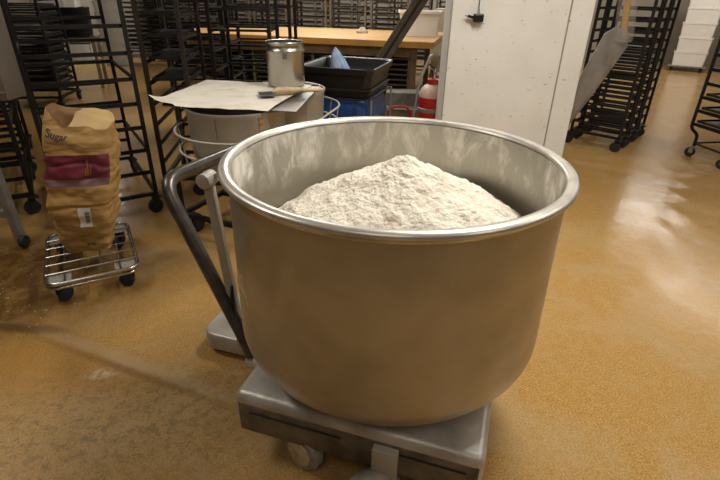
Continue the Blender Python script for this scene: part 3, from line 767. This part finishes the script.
# wire guard round both tubs
ax = (Vector(T2) - Vector(T1)).normalized(); nx = Vector((ax.y, -ax.x))
G1, G2 = (-.775, 3.095), (-.60, 3.77)
def capsule(r, z, n=16):
    a = []
    for k in range(n + 1):
        t = PI * k / n; q = Vector(G1) + nx * (r * math.cos(-t)) + ax * (r * math.sin(-t)); a.append((q.x, q.y, z))
    for k in range(n + 1):
        t = PI * k / n; q = Vector(G2) - nx * (r * math.cos(t)) * 1 + ax * (r * math.sin(t)); a.append((q.x, q.y, z))
    return a
wg = thing('wire_guard', 'pale wire guard ring running round both grey tubs', 'wire guard', (0, 0, 0))
up_ = capsule(.42, .745); lo_ = capsule(.405, .625)
link('upper_ring', MB().tube(up_, .0075, 8, closed=True).mesh('upper_ring', 'beige', smooth=1), wg)
link('lower_ring', MB().tube(lo_, .0075, 8, closed=True).mesh('lower_ring', 'beige', smooth=1), wg)
for k in range(0, len(up_), 2):
    if k in (6, 8, 10, 12): continue
    link('upright_wire', MB().tube([up_[k], lo_[k]], .0045, 6).mesh('upright_wire', 'beige', smooth=1), wg)
for k in (2, 14, 20, 28):
    c0 = Vector(lo_[k]); cen2 = Vector((*G1, 0)) if k < 17 else Vector((*G2, 0))
    dr = (cen2 - Vector((c0.x, c0.y, 0))).normalized()
    link('support_wire', MB().tube([c0, Vector((c0.x, c0.y, .462)) + dr * .015, Vector((c0.x, c0.y, .4625)) + dr * .03], .006, 6).mesh('support_wire', 'beige', smooth=1), wg)

# sheet pan and paper on the tubs
def quad_sheet(P4, nu, nv, zf, thick=0.0):
    a, b, c, d = [Vector(p) for p in P4]; vs = []
    for j in range(nv + 1):
        for i in range(nu + 1):
            u, v = i / nu, j / nv; p = (a * (1 - u) + b * u) * (1 - v) + (d * (1 - u) + c * u) * v
            p.z += zf(u, v); vs.append(p)
    fs = [(j * (nu + 1) + i, j * (nu + 1) + i + 1, (j + 1) * (nu + 1) + i + 1, (j + 1) * (nu + 1) + i) for j in range(nv) for i in range(nu)]
    return vs, fs
tp = thing('sheet_tray', 'dark metal sheet tray lying across both tubs under the paper', 'tray', (0, 0, 0))
ty, tx = Vector((.07, .87, 0)), Vector((-.86, .10, 0))
c0 = Vector((-.40, 2.965, .874))
g = MB(); q = [c0, c0 + tx, c0 + tx + ty, c0 + ty]
for zz in (0, .006): g.v += [tuple(p + Vector((0, 0, zz - .006))) for p in q]
g.f = [(3, 2, 1, 0), (4, 5, 6, 7)] + [(i, (i + 1) % 4, 4 + (i + 1) % 4, 4 + i) for i in range(4)]; g.mi = [0] * 6
link('tray_plate', g.mesh('tray_plate', 'tray'), tp)
for a_, b_ in ((0, 1), (1, 2), (2, 3), (3, 0)):
    if a_ == 0: continue
    link('tray_lip', MB().beam(q[a_] + Vector((0, 0, .004)), q[b_] + Vector((0, 0, .004)), .006, .012).mesh('tray_lip', 'tray'), tp)
def pz(u, v):
    z = .006 * noise.noise(Vector((u * 4, v * 4, 0))) + .003 * noise.noise(Vector((u * 11, v * 11, 4))) + .005
    e = max(0, 1 - (u / .16)) * max(0, 1 - v / .3); z += .05 * e * e
    z -= .012 * max(0, .12 - v) / .12 * (1 if u > .2 else 0)
    return z
vs, fs = quad_sheet([(-1.34, 3.06, .885), (-.575, 2.945, .885), (-.39, 3.79, .885), (-1.235, 3.93, .885)], 40, 40, pz)
pp = link('paper_sheet', MB().add(vs, fs).mesh('paper_sheet', 'paper', smooth=4), None)
tag(pp, 'large sheet of white baking paper with a curled corner on the tub tray', 'paper sheet')
# tall pot
pt = thing('steel_pot', 'tall cylindrical stainless steel pot standing on the paper sheet', 'pot', (-.575, 3.74, .8945))
pr = .136
link('pot_body', MB().lathe([(.001, 0), (pr - .012, 0), (pr, .012), (pr, .238), (pr + .006, .245), (pr + .006, .253), (pr - .002, .26), (pr - .002, .297), (pr + .005, .304), (pr + .003, .309), (pr - .006, .307), (pr - .006, .02), (.001, .012)], n=56).mesh('pot_body', 'stainless', smooth=.9), pt)
a = -1.45
link('pot_mark', MB().box(((pr + .001) * math.cos(a), (pr + .001) * math.sin(a), .215), (.03, .004, .03), (-math.sin(a), math.cos(a), 0), (math.cos(a), math.sin(a), 0)).mesh('pot_mark', 'tray'), pt)
# scraper with wooden handle
sp = thing('dough_scraper', 'steel dough scraper with a wooden handle lying in front of the pot', 'scraper', (-.58, 3.36, .903), .30)
link('blade', MB().box((-.075, -.02, .006), (.11, .15, .003)).mesh('blade', 'tray', bevel=.001), sp)
link('handle', MB().tube([(-.04, -.0, .016), (.0, .0, .020), (.12, .0, .018), (.23, .0, .017), (.30, .0, .016), (.315, .0, .016)], [.012, .026, .022, .013, .016, .008], 12).mesh('handle', 'handle_wood', smooth=1), sp)

# ------------------------------------------------------------------ waste tub and blue sack
brz = -.285
def rrect(w, d, r, n=6):
    out = []
    for sx_, sy_, a0 in ((1, 1, 0), (-1, 1, PI / 2), (-1, -1, PI), (1, -1, 1.5 * PI)):
        for k in range(n + 1):
            a = a0 + PI / 2 * k / n; out.append((sx_ * (w / 2 - r) + r * math.cos(a), sy_ * (d / 2 - r) + r * math.sin(a)))
    return out
def loft(levels, capb=True, capt=False):
    g = MB(); n = len(levels[0][1])
    for z, ring in levels: g.v += [(x, y, z) for x, y in ring]
    for i in range(len(levels) - 1):
        for k in range(n): g.f.append((i * n + k, i * n + (k + 1) % n, (i + 1) * n + (k + 1) % n, (i + 1) * n + k))
    if capb: g.f.append(tuple(range(n - 1, -1, -1)))
    if capt: g.f.append(tuple((len(levels) - 1) * n + k for k in range(n)))
    g.mi = [0] * len(g.f); return g
bw, bd = .76, .84
bc_ = (-.165, 5.10)
wb = thing('waste_tub', 'black plastic tub with a flared lip sitting over the blue sack', 'tub', (bc_[0], bc_[1], .625), brz)
hb = .26
link('shell', loft([(0, rrect(bw - .10, bd - .10, .08)), (hb - .055, rrect(bw - .035, bd - .035, .07)), (hb - .055, rrect(bw, bd, .07)), (hb, rrect(bw + .012, bd + .012, .07)), (hb + .006, rrect(bw - .005, bd - .005, .06)), (hb - .01, rrect(bw - .05, bd - .05, .06)), (.012, rrect(bw - .13, bd - .13, .06))], True, True).mesh('shell', 'black_plastic', smooth=.8), wb)
link('side_fold', loft([(.04, rrect(bw - .06, bd - .06, .07)), (.065, rrect(bw - .03, bd - .03, .07)), (.08, rrect(bw - .055, bd - .055, .07))], False).mesh('side_fold', 'black_plastic', smooth=.8), wb)
bs = thing('blue_sack', 'dark blue plastic sack hanging in a metal stand below the black tub', 'waste sack', (bc_[0], bc_[1], 0), brz)
lv = []
for i in range(15):
    z = .03 + .585 * i / 14; k = .84 + .06 * math.sin(i / 14 * PI); ring = rrect(bw * k, bd * k, .12, 10)
    lv.append((z, [(x * (1 + .10 * noise.noise(Vector((x * 8, y * 8, z * 6)))), y * (1 + .10 * noise.noise(Vector((x * 8 + 5, y * 6, z * 4))))) for x, y in ring]))
link('sack', loft(lv, True, True).mesh('sack', 'blue_bag', smooth=4), bs)
for x in (-1, 1):
    for y in (-1, 1): link('stand_leg', MB().tube([(x * (bw / 2 - .008), y * (bd / 2 - .02), 0), (x * (bw / 2 - .008), y * (bd / 2 - .02), .612)], .011, 8).mesh('stand_leg', 'galv', smooth=1), bs)
link('stand_ring', MB().tube([(x, y, .610) for x, y in rrect(bw - .05, bd - .05, .04)], .010, 8, closed=True).mesh('stand_ring', 'black_steel', smooth=1), bs)
# pale bag in the tub: crumpled upright tip
vs = []; nb = 26; lv = []
for i in range(13):
    k = i / 12; hw = .165 * (1 - k) ** .75 + .004; ring = []
    for j in range(nb):
        a = 2 * PI * j / nb; r_ = 1 + .25 * noise.noise(Vector((math.cos(a) * 1.5, math.sin(a) * 1.5, k * 3)))
        ring.append((-.11 * k ** .8 + hw * math.cos(a) * r_ * (1.0), hw * .5 * math.sin(a) * r_))
    lv.append((.0 + .41 * k, ring))
pb = link('plastic_bag', loft(lv).mesh('plastic_bag', 'pale_blue_bag', smooth=1.2), None, (-.165, 4.88, .640), (0, 0, -.25))
tag(pb, 'pale blue plastic bag sticking up out of the black tub', 'plastic bag')
# dark peel leaning by the bench
pe = thing('peel_board', 'dark flat peel board leaning diagonally between black tub and wooden bench', 'peel', (0, 0, 0))
p0, p1 = Vector((-.245, 6.30, .012)), Vector((.98, 6.16, 1.98))
dv = (p1 - p0).normalized(); sd = dv.cross(Vector((0, 1, 0))).normalized(); nn = sd.cross(dv)
link('board', MB().box((p0 + p1) / 2 + dv * .0, (.155, (p1 - p0).length, .022), sd, dv, nn).mesh('board', 'dark_bar', bevel=.005), pe)
link('edge_band', MB().box((p0 + p1) / 2 - nn * .0125, (.03, (p1 - p0).length * .98, .004), sd, dv, nn).mesh('edge_band', 'brown_steel'), pe)

# ------------------------------------------------------------------ wooden bench and what stands on it
brz2 = -.237
bx, by = Vector((math.cos(brz2), math.sin(brz2))), Vector((-math.sin(brz2), math.cos(brz2)))
FRc = Vector((.90, 6.66)); BW, BD = 3.80, 1.75
bcen = FRc - bx * (BW / 2) + by * (BD / 2)
bn = thing('work_bench', 'long wooden topped work bench behind the tubs and black racks', 'bench', (bcen.x, bcen.y, 0), brz2)
top = MB().box((0, 0, .91), (BW, BD, .08)); link('bench_top', top.mesh('bench_top', 'wood', bevel=.004), bn)
link('front_edge', MB().box((0, -BD / 2 - .006, .908), (BW, .014, .076)).mesh('front_edge', 'wood_edge', bevel=.002), bn)
for x in (-1, 0, 1):
    for y in (-1, 1): link('leg', MB().box((x * (BW / 2 - .26), y * (BD / 2 - .1), .435), (.075, .075, .87)).mesh('leg', 'wood_dark', bevel=.004), bn)
for y in (-1, 1): link('apron', MB().box((0, y * (BD / 2 - .1), .80), (BW - .5, .03, .12)).mesh('apron', 'wood_dark'), bn)
def onbench(x, y): return bcen + bx * x + by * y
def crate(name, label, w, d, h, m, loc, rz, group, cat='crate', rib=True, taper=.94):
    t = thing(name, label, cat, loc, rz, group)
    link('shell', cached(('crs', w, d, h, m, taper), lambda: loft([(0, rrect(w * taper, d * taper, .03, 4)), (h - .035, rrect(w * (taper + .05), d * (taper + .05), .03, 4)), (h - .03, rrect(w, d, .035, 4)), (h, rrect(w, d, .035, 4)), (h, rrect(w - .03, d - .03, .03, 4)), (.012, rrect(w * taper - .03, d * taper - .03, .02, 4))], True, True).mesh('crate_shell', m, smooth=.6)), t)
    if rib:
        for sx_ in (-.22, .22):
            link('rib', cached(('crr', w, d, h, m), lambda: MB().box((0, 0, 0), (.012, .012, h * .75)).mesh('rib', m)), t, (sx_ * w, -d * (taper + .02) / 2 - .002, h * .45))
    return t
p = onbench(1.72, -.02)
crate('plastic_bin', 'white plastic bin with a rim standing on the wooden bench', .62, .42, .33, 'white_plastic', (.80, 7.62, .952), -.05, None, 'bin', rib=False, taper=.84)
p = Vector((-.03, 7.88))
lm = link('cloth_lump', MB().lathe([(.001, 0), (.085, 0), (.09, .02), (.07, .045), (.05, .05), (.035, .075), (.001, .08)], n=20, sx=1.0, sy=.8).mesh('cloth_lump', 'dough', smooth=1), None, (p.x, p.y, .951))
for v in lm.data.vertices:
    v.co *= 1 + .25 * noise.noise(v.co * 22); v.co.z = max(0.0, v.co.z)
tag(lm, 'small crumpled beige lump lying alone on the wooden bench', 'lump')
for k_, (x_, o_) in enumerate(((1.26, 'nearest the right end'), (.50, 'second from the right end'), (-.42, 'third from the right end'), (-1.22, 'fourth from the right end'))):
    q_ = onbench(x_, -.40)
    r_ = rack('low tray rack stored under the wooden bench, ' + o_, q_.x, q_.y, brz2, .62, .58, .79, .20, .068, m='grey_steel', cross='all', group='low racks under the bench', wheel_rot=PI / 2, wv=0)
    load(r_, .62, .58, [.20 + .068 * k for k in range(8)], 'brown tray in the low rack under the bench, ' + o_, 'trays under the bench, ' + o_, m='far_tray')
# steps / boxes and red pipe beneath the bench end
st = thing('step_box', 'small grey two tiered step on the floor between blue sack and extinguisher', 'step', (.50, 6.0, 0))
link('upper_tier', MB().box((.0, .14, .215), (.42, .26, .43)).mesh('upper_tier', 'step_grey', bevel=.008), st)
link('lower_tier', MB().box((.0, -.10, .14), (.42, .22, .28)).mesh('lower_tier', 'tray', bevel=.008), st)
rh = thing('red_pipe_hoop', 'small red bent pipe hoop on the floor in front of the grey step', 'pipe hoop', (.46, 5.72, 0))
link('hoop', MB().tube(fillet_path([(-.14, 0, 0), (-.14, 0, .33), (.09, 0, .33), (.13, 0, .0)], .09, 6), .016, 10).mesh('hoop', 'red', smooth=1), rh)

# ------------------------------------------------------------------ fire extinguisher
ex = thing('fire_extinguisher', 'red fire extinguisher with painted shoulder sheen standing beside the white pillar', 'fire extinguisher', (.715, 5.08, 0))
er_ = .135
link('cylinder', MB().lathe([(.001, .0), (er_ - .01, .0), (er_, .02), (er_, .575)], n=40).mesh('cylinder', 'red', smooth=.9), ex)
link('shoulder', MB().lathe([(er_, .575), (er_ * .97, .615), (er_ * .86, .65), (er_ * .66, .682), (.05, .70)], n=40).mesh('shoulder', 'red_sheen', smooth=2), ex)
nk = link('neck', MB().lathe([(.058, .70), (.06, .705), (.06, .745), (.052, .75), (.001, .75)], n=28).mesh('neck', 'red', smooth=.9), ex)
link('band', MB().lathe([(er_ + .001, .425), (er_ + .006, .43), (er_ + .006, .465), (er_ + .001, .47)], n=40).mesh('band', 'galv', smooth=.6), ex)
vv = link('valve', MB().lathe([(.022, .75), (.022, .81), (.03, .815), (.03, .84), (.001, .845)], n=18).mesh('valve', 'chrome', smooth=.7), ex)
link('carry_handle', MB().beam((.0, 0, .83), (-.13, -.02, .885), .022, .012).mesh('carry_handle', 'galv', bevel=.003), vv)
link('squeeze_lever', MB().beam((.0, 0, .85), (-.12, -.02, .935), .022, .010).mesh('squeeze_lever', 'rubber', bevel=.003), vv)
link('gauge', MB().lathe([(.001, -.012), (.02, -.012), (.02, .012), (.001, .012)], c=(.04, -.02, .80), n=16, axis='y').mesh('gauge', 'chrome'), vv)
link('hose', MB().tube(fillet_path([(.02, -.02, .83), (.07, -.03, .96), (-.05, -.06, 1.0), (-.16, -.10, .72), (-.20, -.12, .30), (-.19, -.11, .12)], .10, 6), .014, 10).mesh('hose', 'galv', smooth=1), ex)
link('nozzle', MB().lathe([(.014, .10), (.026, .02), (.026, .0), (.001, .0)], c=(-.19, -.11, .02), n=14).mesh('nozzle', 'rubber', smooth=1), ex)

# power adapter on the pillar
ad = thing('hanging_adapter', 'small black power adapter hanging by its cable on the white pillar', 'adapter', (.945, 4.46, 1.31))
link('body', MB().box((.015, 0, .035), (.085, .05, .065)).mesh('body', 'black_plastic', bevel=.010), ad)
link('plug', MB().beam((-.02, 0, .035), (-.075, .0, .05), .022).mesh('plug', 'black_plastic', bevel=.003), ad)
link('pin', MB().tube([(-.07, .0, .045), (-.10, .0, .052)], .004, 6).mesh('pin', 'chrome'), ad)
link('cable', MB().tube([(.018, 0, .065), (.012, .01, .12), (.02, .02, .5), (.02, .025, 1.3)], .004, 6).mesh('cable', 'rubber', smooth=1), ad)
for v in (): pass

# ------------------------------------------------------------------ sleeved lever right of the pillar
lv_ = thing('wrapped_paddle', 'plastic wrapped paddle with a yellow shaft leaning right of the pillar', 'paddle', (0, 0, 0))
k0, k1 = Vector((2.475, 5.0, 1.20)), Vector((1.98, 5.0, .02))
ktop = Vector((2.36, 5.0, 2.1))
link('yellow_shaft', MB().tube([k0 + Vector((.01, .01, 0)), ktop], .028, 12).mesh('yellow_shaft', 'yellow', smooth=1), lv_)
link('clear_sleeve', MB().tube([k0 + Vector((.01, .0, -.06)), k0 + Vector((.008, .0, .02)), ktop], [.088, .086, .085], 16).mesh('clear_sleeve', 'plastic_sleeve', smooth=1), lv_)
dv = (k1 - k0).normalized(); sd = Vector((-dv.z, 0, dv.x))
g = MB(); vs = []
tabw = [(-.03, .07), (.05, .135), (.30, .118), (.6, .085), (.85, .05), (1.0, .02)]
Lk = (k1 - k0).length
for t_, hw in tabw:
    c = k0 + dv * (Lk * t_); sh = sd * (-.03)
    for y_ in (-.018, .018):
        for s_ in (-1, -.2, .5, 1):
            vs.append(c + sh + sd * (hw * s_) + Vector((0, y_ * (1.0 if abs(s_) < 1 else .35) * (1.6 if s_ == .5 else 1), 0)))
fs = []
for i in range(len(tabw) - 1):
    a_ = i * 8; b_ = a_ + 8
    for k in range(3):
        fs.append((a_ + k, a_ + k + 1, b_ + k + 1, b_ + k)); fs.append((a_ + 4 + k, b_ + 4 + k, b_ + 5 + k, a_ + 5 + k))
    fs.append((a_, b_, b_ + 4, a_ + 4)); fs.append((a_ + 3, a_ + 7, b_ + 7, b_ + 3))
fs.append((0, 4, 5, 1)); fs.append((1, 5, 6, 2)); fs.append((2, 6, 7, 3))
e_ = (len(tabw) - 1) * 8
fs += [(e_, e_ + 1, e_ + 5, e_ + 4), (e_ + 1, e_ + 2, e_ + 6, e_ + 5), (e_ + 2, e_ + 3, e_ + 7, e_ + 6)]
g.add(vs, fs); link('blade', g.mesh('blade', 'plastic_blade', smooth=.5), lv_)

# ------------------------------------------------------------------ white crates on a dolly, far right
crz = -.56
cx0, cy0 = 7.42, 11.68
cd = thing('crate_dolly', 'low flat dolly under the white crate stack at the rear wall', 'dolly', (cx0, cy0, 0), crz)
link('deck', MB().box((0, 0, .105), (.74, .46, .03)).mesh('deck', 'galv', bevel=.005), cd)
for x in (-1, 1):
    for y in (-1, 1): caster_part(cd, x * .29, y * .16, .09, .04, 'fork', .4)
ords = ['lowest', 'second from the bottom', 'third from the bottom', 'fourth from the bottom', 'fifth from the bottom', 'sixth from the bottom']
for k in range(6):
    crate('white_crate', 'white plastic crate by the rear wall, %s in its stack' % ords[k], .66, .42, .296, 'white_plastic', (cx0 + .012 * (k % 2), cy0, .122 + .297 * k), crz, 'white stacked crates', taper=.92)
# grey crates far left
for k in range(7):
    o_ = ['lowest', 'second from the bottom', 'third from the bottom', 'fourth from the bottom', 'fifth from the bottom', 'sixth from the bottom', 'topmost'][k]
    crate('grey_crate', 'light grey slatted crate far left, %s in its stack' % o_, .56, .40, .206, 'grey_plastic', (-5.28, 10.95, .002 + .207 * k), .35, 'grey stacked crates', rib=False, taper=.9)
# two-tier stand with white boxes, far left
sd_ = thing('wooden_stand', 'brown wooden two tier stand far left behind the black racks', 'stand', (-4.76, 8.35, 0), .3)
for z in (.42, .76): link('shelf', MB().box((0, 0, z), (.8, .5, .03)).mesh('shelf', 'wood_dark'), sd_)
for x in (-1, 1):
    for y in (-1, 1): link('leg', MB().box((x * .37, y * .22, .372), (.05, .05, .745)).mesh('leg', 'wood_dark'), sd_)
crate('white_crate', 'white gridded crate on the lower shelf of the brown stand', .34, .30, .24, 'white_plastic', (-4.60, 8.33, .437), .3, 'crates on the brown stand')
crate('black_crate', 'black crate on the top shelf of the brown stand', .70, .44, .43, 'black_plastic', (-4.76, 8.35, .777), .3, 'crates on the brown stand')
crate('white_crate', 'wide white crate on top of the black crate on the brown stand', .66, .40, .26, 'white_plastic', (-4.84, 8.35, 1.209), .3, 'crates on the brown stand')
for (x_, y_, r_), lab in (((-6.55, 10.2, .2), 'dark loaded rack left of the grey crate stack by the rear wall'), ((-4.35, 11.75, .1), 'dark loaded rack right of the grey crate stack by the rear wall'), ((-5.35, 12.3, .05), 'dark loaded rack behind the grey crate stack')):
    q_ = rack(lab, x_, y_, r_, .8, .6, 1.85, .24, .1, cross='all')
    load(q_, .8, .6, [.24 + .1 * k for k in range(15)], lab.replace('dark loaded rack', 'dark tray in the loaded rack'), 'trays: ' + lab)

# ------------------------------------------------------------------ far racks behind the bench
M['far_post'] = mat('far_post', (.21, .18, .135), .5, .3, var=.4, scale=5)
M['far_shelf'] = mat('far_shelf', (.10, .078, .055), .55, .3, col2=(.045, .033, .024), scale=8)
def far_rack_meshes():
    f = MB()
    for x in (-1, 1):
        for y in (-1, 1): f.box((x * .30, y * .25, .98), (.035, .035, 1.75))
        f.box((x * .30, 0, 1.84), (.035, .5, .035)); f.box((x * .3, 0, .13), (.035, .5, .035))
    for y in (-1, 1): f.box((0, y * .25, 1.84), (.6, .035, .035)); f.box((0, y * .25, .13), (.6, .035, .035))
    post = f.mesh('frame', 'far_post')
    slides = []
    for x in (-1, 1):
        s = MB()
        for k in range(19): s.box((x * .275, 0, .22 + .085 * k), (.03, .5, .012))
        slides.append(s.mesh('slides', 'far_shelf'))
    tr = []
    for v in range(3):
        g = MB(); random.seed(20 + v)
        for k in range(19):
            if random.random() < .22: continue
            g.box((0, .0, .24 + .085 * k), (.53, .47, .022))
        tr.append(g.mesh('trays', 'far_shelf'))
    wh = [MB().lathe([(.01, -.015), (.05, -.015), (.055, 0), (.05, .015), (.01, .015)], c=(x * .3, y * .25, .055), n=14, axis='x', cap0=True, cap1=True).box((x * .3, y * .25, .095), (.04, .04, .06)).mesh('caster', 'rubber') for x in (-1, 1) for y in (-1, 1)]
    return post, slides, tr, wh
fm, fsl, ftr, fwh = far_rack_meshes()
import itertools
pos = [('first', 0), ('second', 1), ('third', 2), ('fourth', 3), ('fifth', 4), ('sixth', 5), ('seventh', 6), ('eighth', 7)]
p0 = Vector((-2.92, 9.76)); stepv = Vector((.675, -.164))
for nm_, k in pos[:6]:
    q = p0 + stepv * k
    t = thing('tray_rack', 'pale framed tray rack behind the wooden bench, %s from the left' % nm_, 'rack', (q.x, q.y, 0), brz2 + random.uniform(-.05, .05), 'tray racks behind the bench')
    link('frame', fm, t); link('slides', fsl[0], t); link('slides', fsl[1], t); link('trays', ftr[k % 3], t)['kind'] = 'stuff'; [link('caster', q_, t) for q_ in fwh]
p0 = Vector((-3.4, 11.3)); stepv = Vector((.73, -.16))
for nm_, k in pos:
    q = p0 + stepv * k
    t = thing('tray_rack', 'tray rack in the rear row against the back wall, %s from the left' % nm_, 'rack', (q.x, q.y, 0), brz2 + random.uniform(-.05, .05), 'tray racks in the rear row')
    link('frame', fm, t); link('slides', fsl[0], t); link('slides', fsl[1], t); link('trays', ftr[(k + 1) % 3], t)['kind'] = 'stuff'; [link('caster', q_, t) for q_ in fwh]
# beige cupboard behind the extinguisher
cb = thing('beige_cupboard', 'tall beige cupboard standing behind the fire extinguisher', 'cupboard', (1.66, 8.98, 0), brz2)
link('carcass', MB().box((0, 0, .66), (.9, .5, 1.22)).mesh('carcass', 'cupboard', bevel=.01), cb)
for x in (-1, 1):
    dd = link('door', MB().box((x * .22, -.258, .66), (.42, .016, 1.14)).mesh('door', 'cupboard', bevel=.004), cb)
    link('knob', MB().lathe([(.001, -.02), (.012, -.02), (.012, .0)], c=(x * .04, -.266, .7), n=12, axis='y').mesh('knob', 'galv'), dd)
link('plinth', MB().box((0, 0, .025), (.86, .46, .05)).mesh('plinth', 'wood_dark'), cb)

sc.view_settings.view_transform = 'Standard'
sc.view_settings.look = 'None'
sc.view_settings.exposure = 0.27
